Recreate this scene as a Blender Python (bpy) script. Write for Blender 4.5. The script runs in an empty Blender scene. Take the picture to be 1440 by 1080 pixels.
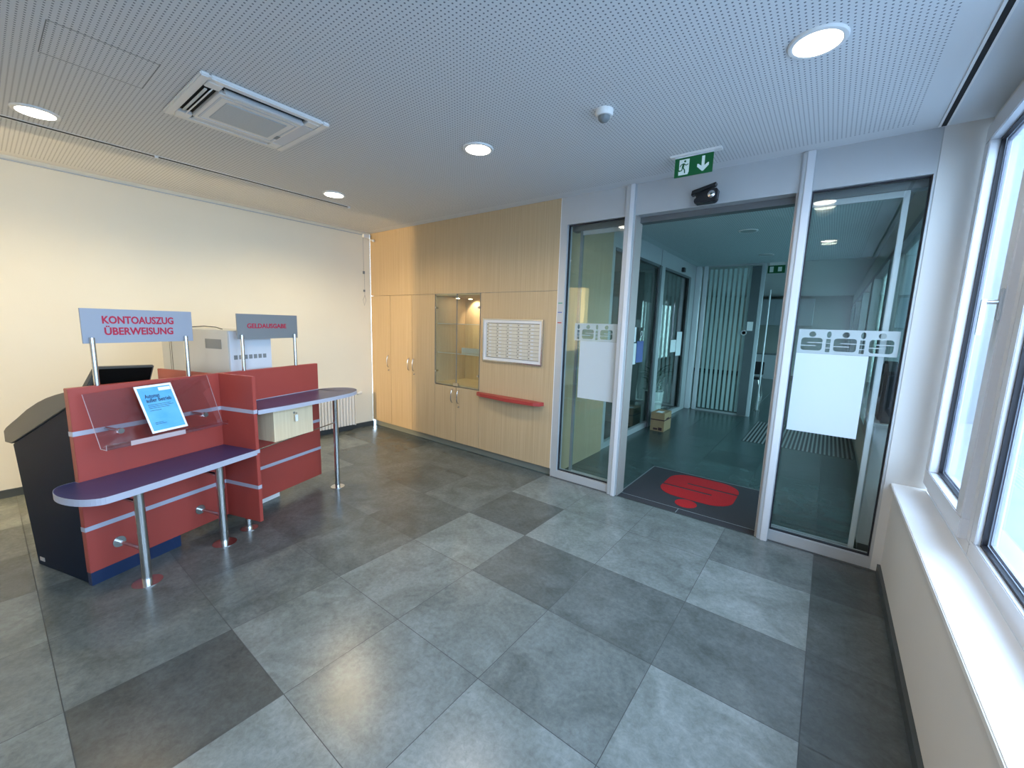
import bpy, bmesh, math, random
from mathutils import Vector, Matrix
random.seed(7)
C = bpy.context.scene.collection
SC = bpy.context.scene

# ---------------------------------------------------------------- camera
cam = bpy.data.cameras.new('camera'); cam.sensor_width = 36; cam.lens = 14.3857
cam.clip_start = 0.05; cam.clip_end = 200
camo = bpy.data.objects.new('camera', cam); C.objects.link(camo)
_r = Vector((0.79051039, 0.61169283, 0.03041716)); _u = Vector((-0.11248566, 0.09619031, 0.98898655))
_f = Vector((-0.60203015, 0.78522564, -0.14484612))
_m = Matrix.Identity(4)
for i in range(3):
    _m[i][0] = _r[i]; _m[i][1] = _u[i]; _m[i][2] = -_f[i]
_m.translation = Vector((5.5939, -3.7023, 1.65))
camo.matrix_world = _m
SC.camera = camo
SC.view_settings.view_transform = 'Standard'
SC.view_settings.look = 'None'
SC.view_settings.gamma = 1
SC.view_settings.exposure = 0.68
SC.view_settings.use_curve_mapping = False
try:
    SC.cycles.max_bounces = 12; SC.cycles.transparent_max_bounces = 24; SC.cycles.glossy_bounces = 5
    SC.cycles.caustics_reflective = False; SC.cycles.caustics_refractive = False
    SC.cycles.sample_clamp_indirect = 6
except Exception:
    pass

# ---------------------------------------------------------------- world
W = bpy.data.worlds.new('sky'); SC.world = W; W.use_nodes = True
nt = W.node_tree; nt.nodes.clear()
wo = nt.nodes.new('ShaderNodeOutputWorld'); wb = nt.nodes.new('ShaderNodeBackground')
wc = nt.nodes.new('ShaderNodeTexCoord'); ws = nt.nodes.new('ShaderNodeSeparateXYZ'); wr = nt.nodes.new('ShaderNodeValToRGB')
nt.links.new(wc.outputs['Generated'], ws.inputs[0]); nt.links.new(ws.outputs['Z'], wr.inputs[0])
wr.color_ramp.elements[0].color = (.58, .78, .96, 1); wr.color_ramp.elements[1].color = (.50, .70, .95, 1)
nt.links.new(wr.outputs[0], wb.inputs['Color']); wb.inputs['Strength'].default_value = 7.5
nt.links.new(wb.outputs[0], wo.inputs['Surface'])

def light(name, kind, loc, energy, color, size=.1, rot=(0, 0, 0), **k):
    l = bpy.data.lights.new(name, kind); l.energy = energy; l.color = color
    if kind == 'AREA':
        l.shape = 'RECTANGLE'; l.size = size; l.size_y = k.get('size_y', size)
        if k.get('portal'): l.cycles.is_portal = True
        if 'spread' in k: l.spread = k['spread']
    elif kind in ('POINT', 'SPOT'):
        l.shadow_soft_size = size
        if kind == 'SPOT': l.spot_size = k.get('spot', 2.4); l.spot_blend = .6
    o = bpy.data.objects.new(name, l); C.objects.link(o); o.location = loc; o.rotation_euler = rot
    return o
# daylight enters through the windows on the right: portals tell the renderer where they are
light('window_portal', 'AREA', (6.34, -2.9, 1.8), 1, (1, 1, 1), 2.2, (0, math.pi/2, 0), size_y=5.8, portal=True)
light('vestibule_window_portal', 'AREA', (6.26, 3.1, 1.8), 1, (1, 1, 1), 2.2, (0, math.pi/2, 0), size_y=5.8, portal=True)
# unseen warm lamp, added behind the rear opening to throw the stripe of light
light('warm_stripe_lamp', 'POINT', (.56, -8.4, 2.0), 1000, (1, .72, .36), .06)

# ---------------------------------------------------------------- materials
def mat(name, col, rough=.5, metal=0, noise=0, nscale=(8, 8, 8), bump=0, bscale=None, spec=.5, coat=0, col2=None):
    m = bpy.data.materials.new(name); m.use_nodes = True; n = m.node_tree; b = n.nodes['Principled BSDF']
    b.inputs['Roughness'].default_value = rough; b.inputs['Metallic'].default_value = metal
    b.inputs['Specular IOR Level'].default_value = spec
    if coat: b.inputs['Coat Weight'].default_value = coat
    c4 = (*col, 1)
    tc = n.nodes.new('ShaderNodeTexCoord'); mp = n.nodes.new('ShaderNodeMapping'); mp.inputs['Scale'].default_value = nscale
    n.links.new(tc.outputs['Object'], mp.inputs[0])
    nz = n.nodes.new('ShaderNodeTexNoise'); nz.inputs['Scale'].default_value = 1; nz.inputs['Detail'].default_value = 6
    n.links.new(mp.outputs[0], nz.inputs['Vector'])
    cr = n.nodes.new('ShaderNodeValToRGB')
    a = col2 if col2 else tuple(x*(1-noise) for x in col)
    cr.color_ramp.elements[0].color = (*a, 1); cr.color_ramp.elements[1].color = c4
    cr.color_ramp.elements[0].position = .3; cr.color_ramp.elements[1].position = .7
    n.links.new(nz.outputs['Fac'], cr.inputs[0]); n.links.new(cr.outputs[0], b.inputs['Base Color'])
    if bump:
        bp = n.nodes.new('ShaderNodeBump'); bp.inputs['Strength'].default_value = bump; bp.inputs['Distance'].default_value = .002
        n2 = n.nodes.new('ShaderNodeTexNoise'); n2.inputs['Scale'].default_value = bscale or 200
        n.links.new(tc.outputs['Object'], n2.inputs['Vector'])
        n.links.new(n2.outputs['Fac'], bp.inputs['Height']); n.links.new(bp.outputs[0], b.inputs['Normal'])
    return m
def emit(name, col, s):
    m = bpy.data.materials.new(name); m.use_nodes = True; n = m.node_tree; n.nodes.clear()
    o = n.nodes.new('ShaderNodeOutputMaterial'); e = n.nodes.new('ShaderNodeEmission')
    e.inputs[0].default_value = (*col, 1); e.inputs[1].default_value = s; n.links.new(e.outputs[0], o.inputs[0]); return m
def glass(name, tint=(.95, .98, .97), refl=1.0, rough=0.0, ior=1.5):
    m = bpy.data.materials.new(name); m.use_nodes = True; n = m.node_tree; n.nodes.clear()
    o = n.nodes.new('ShaderNodeOutputMaterial'); t = n.nodes.new('ShaderNodeBsdfTransparent'); t.inputs[0].default_value = (*tint, 1)
    g = n.nodes.new('ShaderNodeBsdfGlossy'); g.inputs['Roughness'].default_value = rough; g.inputs[0].default_value = (refl, refl, refl, 1)
    lw = n.nodes.new('ShaderNodeLayerWeight'); lw.inputs[0].default_value = .5
    pw = n.nodes.new('ShaderNodeMath'); pw.operation = 'POWER'; pw.inputs[1].default_value = 5; n.links.new(lw.outputs['Facing'], pw.inputs[0])
    f0 = ((ior-1)/(ior+1))**2
    f = n.nodes.new('ShaderNodeMath'); f.operation = 'MULTIPLY_ADD'; f.inputs[1].default_value = 1-f0; f.inputs[2].default_value = f0; n.links.new(pw.outputs[0], f.inputs[0])
    mx = n.nodes.new('ShaderNodeMixShader')
    n.links.new(f.outputs[0], mx.inputs[0]); n.links.new(t.outputs[0], mx.inputs[1]); n.links.new(g.outputs[0], mx.inputs[2]); n.links.new(mx.outputs[0], o.inputs[0])
    return m
def frosted(name, col, opacity):
    m = bpy.data.materials.new(name); m.use_nodes = True; n = m.node_tree; n.nodes.clear()
    o = n.nodes.new('ShaderNodeOutputMaterial'); t = n.nodes.new('ShaderNodeBsdfTransparent')
    d = n.nodes.new('ShaderNodeBsdfDiffuse'); d.inputs[0].default_value = (*col, 1); l = n.nodes.new('ShaderNodeBsdfTranslucent'); l.inputs[0].default_value = (*col, 1)
    a = n.nodes.new('ShaderNodeMixShader'); a.inputs[0].default_value = .35; b = n.nodes.new('ShaderNodeMixShader'); b.inputs[0].default_value = opacity
    n.links.new(d.outputs[0], a.inputs[1]); n.links.new(l.outputs[0], a.inputs[2]); n.links.new(t.outputs[0], b.inputs[1]); n.links.new(a.outputs[0], b.inputs[2]); n.links.new(b.outputs[0], o.inputs[0])
    return m

M = {}
M['cream'] = mat('cream_wall_paint', (.84, .795, .67), .85, noise=.05, nscale=(1.2, 1.2, 1.2), bump=.15, bscale=120)
M['white_wall'] = mat('white_wall_paint', (.66, .655, .64), .8, noise=.03, nscale=(2, 2, 2), bump=.1, bscale=150)
M['beech'] = mat('beech_veneer', (.52, .395, .245), .38, noise=0, nscale=(70, 70, 1.1), col2=(.435, .32, .19))
M['beech_in'] = mat('beech_interior', (.62, .47, .30), .5, nscale=(50, 50, 1.3), col2=(.54, .39, .24))
M['gap_shade'] = mat('gap_shade_brown', (.10, .07, .04), .7)  # shade of the door gaps, put into the carcass colour
M['birch'] = mat('pale_birch_veneer', (.78, .64, .44), .4, nscale=(60, 60, 2), col2=(.70, .55, .36))
M['alu'] = mat('silver_painted_aluminium', (.50, .52, .54), .42, metal=.3, noise=.03)
M['alu_dark'] = mat('dark_aluminium_rail', (.16, .17, .18), .4, metal=.6)
M['alu_white'] = mat('white_coated_frame', (.70, .72, .76), .35, metal=.15, noise=.02)
M['beige_alu'] = mat('beige_anodised_edge', (.42, .38, .35), .45, metal=.4)
M['gasket'] = mat('black_rubber_gasket', (.012, .012, .02), .5)
M['steel'] = mat('brushed_stainless_steel', (.62, .62, .62), .22, metal=1, noise=.1, nscale=(4, 4, 120))
M['chrome'] = mat('chrome', (.75, .75, .77), .08, metal=1)
M['red'] = mat('red_laminate', (.37, .060, .047), .42, noise=.06, nscale=(3, 3, 3), bump=.08, bscale=400)
M['red_shelf'] = mat('red_shelf_laminate', (.36, .045, .04), .4, noise=.05)
M['plum'] = mat('dark_blue_violet_laminate', (.042, .043, .13), .33, noise=.1, nscale=(30, 30, 30), bump=.05, bscale=500)
M['lilac'] = mat('light_grey_edge_band', (.42, .44, .53), .4, noise=.02)
M['sign_light'] = mat('light_blue_grey_sign_board', (.30, .34, .42), .45, noise=.02)
M['navy'] = mat('near_black_navy_housing', (.004, .013, .030), .6, spec=.12)
M['navy_base'] = mat('dark_blue_plinth', (.008, .024, .075), .45)
M['cap'] = mat('dark_grey_plastic_cap', (.115, .112, .10), .5, bump=.1, bscale=500)
M['screen'] = mat('black_screen', (.002, .002, .002), .6, spec=.2)
M['letter_red'] = mat('crimson_lettering', (.42, .006, .045), .5)
M['machine'] = mat('light_grey_machine_housing', (.50, .52, .51), .5, noise=.03, bump=.05, bscale=500)
M['machine_pale'] = mat('pale_bluish_machine_panel', (.62, .66, .72), .45, noise=.02)
M['machine_dark'] = mat('grey_vent_grille', (.20, .22, .23), .6)
M['white_plastic'] = mat('white_plastic', (.80, .80, .79), .4)
M['grille'] = mat('pale_blue_grey_grille', (.55, .60, .64), .6, noise=.15, nscale=(300, 300, 300))
M['black'] = mat('black_plastic', (.015, .015, .018), .4)
M['dark_void'] = mat('dark_recess', (.01, .01, .012), .9)
M['radiator'] = mat('white_radiator_enamel', (.82, .80, .76), .35)
M['skirting'] = mat('slate_skirting', (.055, .066, .070), .45, noise=.2)
M['kick'] = mat('metal_kick_plate', (.22, .23, .20), .55, metal=.1)
M['sill'] = mat('white_window_sill', (.82, .82, .82), .3, noise=.02)
M['paper'] = mat('white_paper', (.84, .86, .88), .7)
M['paper_back'] = frosted('taped_paper_on_glass', (.80, .86, .93), .90)
M['paper_blue'] = mat('light_blue_print', (.06, .34, .68), .5, noise=0, nscale=(9, 9, 14), col2=(.13, .45, .74))
M['ink'] = mat('dark_blue_ink', (.01, .04, .10), .6)
M['frost'] = frosted('frosted_film', (.70, .76, .78), .62)
M['frost_strip'] = frosted('frosted_strip_film', (.72, .86, .86), .68)
M['acrylic'] = glass('clear_acrylic', (.90, .87, .88), 1.0, 0.02, 1.7)
M['acrylic_edge'] = frosted('acrylic_edge', (.85, .75, .78), .55)
M['glass'] = glass('door_glass', (.935, .97, .96))
M['glass_teal'] = glass('teal_tinted_glass', (.56, .67, .64))
M['glass_clear'] = glass('window_glass', (.93, .96, 1.0))
M['showcase_glass'] = glass('showcase_glass', (.86, .90, .88))
M['green'] = mat('exit_sign_green', (.0, .115, .028), .45)
M['signwhite'] = mat('exit_sign_white', (.80, .90, .85), .5)
M['mat_grey'] = mat('charcoal_carpet', (.036, .036, .045), .95, noise=.35, nscale=(150, 150, 150), bump=.6, bscale=700)
M['mat_red'] = mat('red_carpet_emblem', (.50, .004, .010), .9, noise=.25, nscale=(150, 150, 150), bump=.6, bscale=700)
M['mat_edge'] = mat('mat_edge_trim', (.22, .25, .26), .5, metal=.4)
M['grate_dark'] = mat('dark_ribbed_insert', (.012, .013, .014), .9)
M['grate_light'] = mat('grey_ribbed_rail', (.20, .22, .22), .6)
M['cardboard'] = mat('brown_cardboard', (.36, .24, .13), .8, noise=.12, nscale=(10, 10, 10))
M['cardprint'] = mat('dark_print_on_cardboard', (.05, .015, .02), .8)
M['leaf'] = mat('green_leaf', (.05, .12, .06), .5, noise=.3)
M['soil'] = mat('brown_soil', (.05, .035, .02), .9)
M['teal_wall'] = mat('grey_green_wall_paint', (.40, .43, .40), .8)
M['office_grey'] = mat('dark_office_paint', (.10, .12, .13), .7)
M['pavement'] = mat('pale_pavement', (.34, .36, .38), .8, noise=.12, nscale=(2, 2, 2))
M['facade'] = mat('white_facade', (.27, .30, .34), .8, noise=.04)
M['louvre'] = mat('grey_louvre', (.10, .11, .14), .5)
M['diffuser'] = emit('lit_diffuser', (1, .93, .82), 9)
M['halogen'] = emit('lit_halogen_bulb', (1, .80, .52), 30)
M['lampglass'] = mat('unlit_lamp_diffuser', (.30, .36, .36), .3)
M['marker_green'] = mat('green_marker_line', (.10, .35, .25), .6)
M['marker_blue'] = mat('blue_marker_line', (.12, .16, .40), .6)
M['marker_red'] = mat('red_marker_line', (.45, .05, .05), .6)
M['satchel'] = mat('black_cloth', (.008, .010, .014), .8, noise=.3, nscale=(12, 12, 12))

def slate_material(nm, ca_, cb_):
    m = bpy.data.materials.new(nm); m.use_nodes = True; n = m.node_tree; b = n.nodes['Principled BSDF']; N = n.nodes.new; L = n.links.new
    at = N('ShaderNodeAttribute'); at.attribute_name = 'tile'
    sp = N('ShaderNodeSeparateColor'); L(at.outputs['Color'], sp.inputs[0])
    tc = N('ShaderNodeTexCoord')
    cb = N('ShaderNodeCombineXYZ'); L(sp.outputs['Green'], cb.inputs[0]); L(sp.outputs['Blue'], cb.inputs[1]); L(sp.outputs['Green'], cb.inputs[2])
    sc = N('ShaderNodeVectorMath'); sc.operation = 'SCALE'; sc.inputs['Scale'].default_value = 37; L(cb.outputs[0], sc.inputs[0])
    ad = N('ShaderNodeVectorMath'); ad.operation = 'ADD'; L(tc.outputs['Object'], ad.inputs[0]); L(sc.outputs[0], ad.inputs[1])
    def noise(s, det, dist=0, rough=.55):
        z = N('ShaderNodeTexNoise'); z.inputs['Scale'].default_value = s; z.inputs['Detail'].default_value = det; z.inputs['Distortion'].default_value = dist; z.inputs['Roughness'].default_value = rough
        L(ad.outputs[0], z.inputs['Vector']); return z
    def mr(src, a, bb, c, d):
        r = N('ShaderNodeMapRange'); r.inputs[1].default_value = a; r.inputs[2].default_value = bb; r.inputs[3].default_value = c; r.inputs[4].default_value = d; L(src, r.inputs[0]); return r
    def mul(a, c):
        r = N('ShaderNodeMath'); r.operation = 'MULTIPLY'; L(a, r.inputs[0]); L(c, r.inputs[1]); return r
    n1 = noise(3.2, 5, 1.2); n2 = noise(38, 8, .4, .7); n3 = noise(11, 3, 2.5)
    f1 = mr(n1.outputs['Fac'], .3, .7, .74, 1.22); f2 = mr(n2.outputs['Fac'], .3, .75, .76, 1.22)
    f3 = mr(n3.outputs['Fac'], .70, .80, 1.0, .76)
    t = mul(mul(mul(sp.outputs['Red'], f1.outputs[0]).outputs[0], f2.outputs[0]).outputs[0], f3.outputs[0])
    mx = N('ShaderNodeMix'); mx.data_type = 'RGBA'; L(n1.outputs['Fac'], mx.inputs['Factor'])
    mx.inputs[6].default_value = (*ca_, 1); mx.inputs[7].default_value = (*cb_, 1)
    vm = N('ShaderNodeVectorMath'); vm.operation = 'SCALE'; L(mx.outputs[2], vm.inputs[0]); L(t.outputs[0], vm.inputs['Scale'])
    L(vm.outputs[0], b.inputs['Base Color'])
    b.inputs['Roughness'].default_value = .25
    b.inputs['Specular IOR Level'].default_value = .55
    bp = N('ShaderNodeBump'); bp.inputs['Strength'].default_value = .14; bp.inputs['Distance'].default_value = .004
    hm = N('ShaderNodeMath'); hm.operation = 'ADD'; L(n2.outputs['Fac'], hm.inputs[0]); L(n3.outputs['Fac'], hm.inputs[1])
    L(hm.outputs[0], bp.inputs['Height']); L(bp.outputs[0], b.inputs['Normal'])
    return m
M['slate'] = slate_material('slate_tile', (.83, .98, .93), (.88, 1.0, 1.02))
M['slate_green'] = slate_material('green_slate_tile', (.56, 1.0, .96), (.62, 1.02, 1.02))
M['grout'] = mat('dark_grout', (.035, .04, .042), .8)

def perforated(name, col, hole, pitch, rad, x0, x1, y0, y1):
    """white plaster board with round holes inside a rectangle (the holes are real holes of the board)"""
    m = bpy.data.materials.new(name); m.use_nodes = True; n = m.node_tree; b = n.nodes['Principled BSDF']; N = n.nodes.new; L = n.links.new
    b.inputs['Roughness'].default_value = .85
    tc = N('ShaderNodeTexCoord'); sp = N('ShaderNodeSeparateXYZ'); L(tc.outputs['Object'], sp.inputs[0])
    def M1(op, a, v=None, w=None):
        r = N('ShaderNodeMath'); r.operation = op
        for k, z in enumerate((a, v, w)):
            if z is None: continue
            if isinstance(z, (int, float)): r.inputs[k].default_value = z
            else: L(z, r.inputs[k])
        return r.outputs[0]
    def cell(o):
        q = M1('FRACT', M1('DIVIDE', M1('ADD', o, 40.0), pitch)); q = M1('SUBTRACT', q, .5); return M1('MULTIPLY', q, q)
    d = M1('ADD', cell(sp.outputs[0]), cell(sp.outputs[1]))
    h = M1('LESS_THAN', d, (rad/pitch)**2)
    for o, lo, hi in ((sp.outputs[0], x0, x1), (sp.outputs[1], y0, y1)):
        h = M1('MULTIPLY', h, M1('GREATER_THAN', o, lo)); h = M1('MULTIPLY', h, M1('LESS_THAN', o, hi))
    mx = N('ShaderNodeMix'); mx.data_type = 'RGBA'; L(h, mx.inputs['Factor']); mx.inputs[6].default_value = (*col, 1); mx.inputs[7].default_value = (*hole, 1)
    L(mx.outputs[2], b.inputs['Base Color'])
    return m
H = 2.914
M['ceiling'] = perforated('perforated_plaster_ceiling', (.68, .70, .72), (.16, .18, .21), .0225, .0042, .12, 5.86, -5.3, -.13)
M['ceiling2'] = perforated('perforated_plaster_vestibule_ceiling', (.50, .59, .60), (.16, .2, .2), .0225, .0042, 3.42, 5.86, .25, 5.2)  # vestibule's dimmer, greenish light is put into this board's colour

# ---------------------------------------------------------------- geometry helpers
class G:
    def __init__(s): s.v = []; s.f = []
    def add(s, vs, fs):
        k = len(s.v); s.v += [tuple(p) for p in vs]; s.f += [tuple(i+k for i in q) for q in fs]; return s
    def box(s, x0, x1, y0, y1, z0, z1):
        x0, x1 = sorted((x0, x1)); y0, y1 = sorted((y0, y1)); z0, z1 = sorted((z0, z1))
        return s.add([(x0,y0,z0),(x1,y0,z0),(x1,y1,z0),(x0,y1,z0),(x0,y0,z1),(x1,y0,z1),(x1,y1,z1),(x0,y1,z1)],
                     [(0,3,2,1),(4,5,6,7),(0,1,5,4),(1,2,6,5),(2,3,7,6),(3,0,4,7)])
    def tube(s, pts, r, n=16, caps=True, r2=None):
        pts = [Vector(p) for p in pts]; rings = []
        prev = None
        for i, p in enumerate(pts):
            t = ((pts[min(i+1, len(pts)-1)] - p).normalized() + (p - pts[max(i-1, 0)]).normalized()).normalized()
            if prev is None:
                a = Vector((0, 0, 1)) if abs(t.z) < .9 else Vector((1, 0, 0)); x = t.cross(a).normalized()
            else:
                x = (prev - t*prev.dot(t)).normalized()
            prev = x; y = t.cross(x)
            rr = r if r2 is None else r + (r2-r)*i/(len(pts)-1)
            rings.append([p + (x*math.cos(2*math.pi*k/n) + y*math.sin(2*math.pi*k/n))*rr for k in range(n)])
        vs = [q for g in rings for q in g]; fs = []
        for i in range(len(rings)-1):
            for k in range(n):
                fs.append((i*n+k, i*n+(k+1) % n, (i+1)*n+(k+1) % n, (i+1)*n+k))
        if caps: fs += [tuple(range(n-1, -1, -1)), tuple(range((len(rings)-1)*n, len(rings)*n))]
        return s.add(vs, fs)
    def lathe(s, prof, cx=0, cy=0, n=32, axis='z', o=(0, 0, 0)):
        vs = []; fs = []
        for (r, z) in prof:
            for k in range(n):
                a = 2*math.pi*k/n; vs.append((cx+r*math.cos(a), cy+r*math.sin(a), z))
        for i in range(len(prof)-1):
            for k in range(n): fs.append((i*n+k, i*n+(k+1) % n, (i+1)*n+(k+1) % n, (i+1)*n+k))
        fs += [tuple(range(n-1, -1, -1)), tuple(range((len(prof)-1)*n, len(prof)*n))]
        return s.add(vs, fs)
    def prism(s, poly, a0, a1, axis='z'):
        """polygon extruded along an axis; poly holds the two other coordinates in xyz order"""
        def mk(p, a):
            return {'z': (p[0], p[1], a), 'y': (p[0], a, p[1]), 'x': (a, p[0], p[1])}[axis]
        n = len(poly); vs = [mk(p, a0) for p in poly] + [mk(p, a1) for p in poly]
        return s.add(vs, [tuple(range(n)), tuple(range(2*n-1, n-1, -1))] + [(i, i+n, (i+1) % n+n, (i+1) % n) for i in range(n)])

def build(name, g, m, parent=None, bevel=0, smooth=False, loc=None, **tags):
    me = bpy.data.meshes.new(name); me.from_pydata(g.v, [], g.f)
    bm = bmesh.new(); bm.from_mesh(me); bmesh.ops.recalc_face_normals(bm, faces=bm.faces)
    if bevel:
        es = [e for e in bm.edges if len(e.link_faces) == 2 and e.calc_face_angle(0) > .6]
        bmesh.ops.bevel(bm, geom=es, offset=bevel, segments=2, affect='EDGES', clamp_overlap=True)
    bm.to_mesh(me); bm.free()
    me.materials.append(m)
    if smooth:
        for p in me.polygons: p.use_smooth = True
        try: me.set_sharp_from_angle(angle=math.radians(40))
        except Exception: pass
    o = bpy.data.objects.new(name, me); C.objects.link(o)
    if loc: o.location = loc
    if parent: o.parent = parent
    for k, v in tags.items(): o[k] = v
    return o
def thing(name, label, cat, loc=(0, 0, 0), rotz=0, group=None):
    o = bpy.data.objects.new(name, None); C.objects.link(o); o.location = loc; o.rotation_euler = (0, 0, rotz); o.empty_display_size = .1
    o['label'] = label; o['category'] = cat
    if group: o['group'] = group
    return o
def tag(o, label, cat, group=None, kind=None):
    o['label'] = label; o['category'] = cat
    if group: o['group'] = group
    if kind: o['kind'] = kind
    return o
def sempty(name, loc=(0, 0, 0)):
    o = bpy.data.objects.new(name, None); C.objects.link(o); o.location = loc; o['kind'] = 'structure'; return o
def struct(name, g, m, **k):
    o = build(name, g, m, **k); o['kind'] = 'structure'; return o
def bx(x0, x1, y0, y1, z0, z1): return G().box(x0, x1, y0, y1, z0, z1)
def copy_tree(o, parent=None):
    c = o.copy(); C.objects.link(c)
    if parent: c.parent = parent
    for ch in [q for q in o.children]: copy_tree(ch, c)
    return c
def curve_mesh(cu):
    o = bpy.data.objects.new('tmp', cu); C.objects.link(o)
    dg = bpy.context.evaluated_depsgraph_get(); dg.update()
    me = bpy.data.meshes.new_from_object(o.evaluated_get(dg)); bpy.data.objects.remove(o); return me
def text_obj(name, s, size, m, parent, mw, align='CENTER', width=None, extrude=.0008):
    cu = bpy.data.curves.new('t', 'FONT'); cu.body = s; cu.size = size; cu.align_x = align; cu.extrude = extrude; cu.offset = size*.028; cu.resolution_u = 3
    me = curve_mesh(cu)
    if width:
        xs = [v.co.x for v in me.vertices]; k = width/(max(xs)-min(xs)); c0 = (max(xs)+min(xs))/2 if align == 'CENTER' else min(xs)
        for v in me.vertices: v.co.x = (v.co.x-c0)*k
    me.materials.clear(); me.materials.append(m)
    for p in me.polygons: p.material_index = 0
    me.transform(mw)
    o = bpy.data.objects.new(name, me); C.objects.link(o)
    if parent: o.parent = parent
    return o
def flat(name, loops, th, m, parent, mw):
    """flat sheet with holes: first loop is the outline"""
    cu = bpy.data.curves.new('c', 'CURVE'); cu.dimensions = '2D'; cu.fill_mode = 'BOTH'; cu.extrude = th/2
    for lp in loops:
        sp = cu.splines.new('POLY'); sp.points.add(len(lp)-1); sp.use_cyclic_u = True
        for i, p in enumerate(lp): sp.points[i].co = (p[0], p[1], 0, 1)
    me = curve_mesh(cu); me.materials.clear(); me.materials.append(m); me.transform(mw)
    o = bpy.data.objects.new(name, me); C.objects.link(o)
    if parent: o.parent = parent
    return o
def frame_mat(origin, xa, ya):
    xa = Vector(xa).normalized(); ya = Vector(ya).normalized(); za = xa.cross(ya); mm = Matrix.Identity(4)
    for i in range(3): mm[i][0] = xa[i]; mm[i][1] = ya[i]; mm[i][2] = za[i]
    mm.translation = Vector(origin); return mm
def arc(cx, cy, rx, ry, a0, a1, n=10):
    return [(cx+rx*math.cos(math.radians(a0+(a1-a0)*i/n)), cy+ry*math.sin(math.radians(a0+(a1-a0)*i/n))) for i in range(n+1)]

# ---------------------------------------------------------------- floor
P = .6062; X0 = 5.0725
tones = {  # (column, row) counted from the joint at X0 and from the glass front: natural colour of single slates
 (1,0):.085,(0,0):.19,(-1,0):.25,(-2,0):.24,(-3,0):.24,(-4,0):.15,(-5,0):.15,(-6,0):.15,(-7,0):.12,
 (1,1):.12,(0,1):.27,(-1,1):.25,(-2,1):.26,(-3,1):.13,(-4,1):.17,(-5,1):.13,(-6,1):.15,(-7,1):.15,
 (1,2):.10,(0,2):.15,(-1,2):.15,(-2,2):.14,(-3,2):.25,(-4,2):.13,(-5,2):.16,(-6,2):.15,
 (1,3):.095,(0,3):.27,(-1,3):.19,(-2,3):.22,(-3,3):.22,(-4,3):.16,(-5,3):.13,(-6,3):.13,
 (1,4):.13,(0,4):.25,(-1,4):.25,(-2,4):.21,(-3,4):.21,(-4,4):.17,(-5,4):.14,(-6,4):.15,
 (0,5):.24,(-1,5):.21,(-2,5):.24,(-3,5):.085,(-4,5):.165,(-5,5):.16,(-6,5):.20,
 (-4,6):.18,(-3,6):.2,(-2,6):.2}
struct('floor', bx(-2.5, 6.06, -9.2, 14.2, -.06, -.001), M['grout'])
def tiles(name, xr, yr, clip, mt_='slate'):
    me = bpy.data.meshes.new(name); vs = []; fs = []; cols = []
    g = .0016
    for i in range(-13, 2):
        for j in range(-24, 16):
            x0 = X0+i*P; y1 = -j*P; xa, xb = max(x0+g, xr[0]), min(x0+P-g, xr[1]); ya, yb = max(y1-P+g, yr[0]), min(y1-g, yr[1])
            if xb-xa < .004 or yb-ya < .004: continue
            parts = [(xa, xb, ya, yb)]
            if clip:
                cx0, cx1, cy0, cy1 = clip; out = []
                for (a, b, c, d) in parts:
                    if b <= cx0 or a >= cx1 or d <= cy0 or c >= cy1: out.append((a, b, c, d)); continue
                    if a < cx0: out.append((a, cx0, c, d))
                    if b > cx1: out.append((cx1, b, c, d))
                    a2, b2 = max(a, cx0), min(b, cx1)
                    if c < cy0: out.append((a2, b2, c, cy0))
                    if d > cy1: out.append((a2, b2, cy1, d))
                parts = out
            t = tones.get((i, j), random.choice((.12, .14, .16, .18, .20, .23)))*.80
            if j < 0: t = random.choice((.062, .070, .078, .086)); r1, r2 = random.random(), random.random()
            for (a, b, c, d) in parts:
                k = len(vs); vs += [(a, c, 0), (b, c, 0), (b, d, 0), (a, d, 0)]; fs.append((k, k+1, k+2, k+3)); cols.append((t, r1, r2, 1))
    me.from_pydata(vs, [], fs); me.materials.append(M[mt_])
    ca = me.color_attributes.new('tile', 'FLOAT_COLOR', 'CORNER')
    for p in me.polygons:
        for li in p.loop_indices: ca.data[li].color = cols[p.index]
    o = bpy.data.objects.new(name, me); C.objects.link(o); return o
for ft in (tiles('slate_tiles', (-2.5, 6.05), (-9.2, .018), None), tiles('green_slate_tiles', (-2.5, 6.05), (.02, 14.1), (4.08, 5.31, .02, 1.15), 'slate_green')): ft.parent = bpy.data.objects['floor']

# ---------------------------------------------------------------- walls, ceilings
struct('wall_left', bx(-.15, 0, -5.4, 0, 0, H+.1), M['cream'])
struct('wall_left_office', bx(-.15, 0, -9.2, -5.4, 0, H+.1), M['white_wall'])
struct('baseboard_left', bx(0, .018, -5.4, 0, 0, .07), M['skirting'])
struct('trim_1', bx(0, .012, -5.4, -.0, 2.872, 2.880), M['alu'])
struct('wall_rear', G().box(.72, 6.06, -5.55, -5.4, 0, H).box(0, .72, -5.55, -5.4, 2.6, H), M['white_wall'])  # unseen; opening is shaped so the lamp lights a strip of the beech wall
struct('wall_office_end', bx(-.15, 6.3, -9.35, -9.2, 0, H+.1), M['cream'])
struct('wall_office_right', bx(6.06, 6.3, -9.2, -5.9, 0, H+.1), M['cream'])
struct('ceiling', G().box(-.15, 6.3, -5.4, .02, H, H+.1), M['ceiling'])
struct('ceiling_office', bx(-.15, 6.3, -9.35, -5.4, H, H+.1), M['white_wall'])
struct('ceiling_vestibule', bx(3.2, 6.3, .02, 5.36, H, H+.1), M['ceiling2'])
struct('ceiling_hall', bx(-2.5, 6.3, 5.42, 14.2, H, H+.1), M['white_wall'])
struct('trim_2', bx(3.3, 6.2, 5.36, 5.42, H+.02, H+.08), M['alu_dark'])
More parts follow.
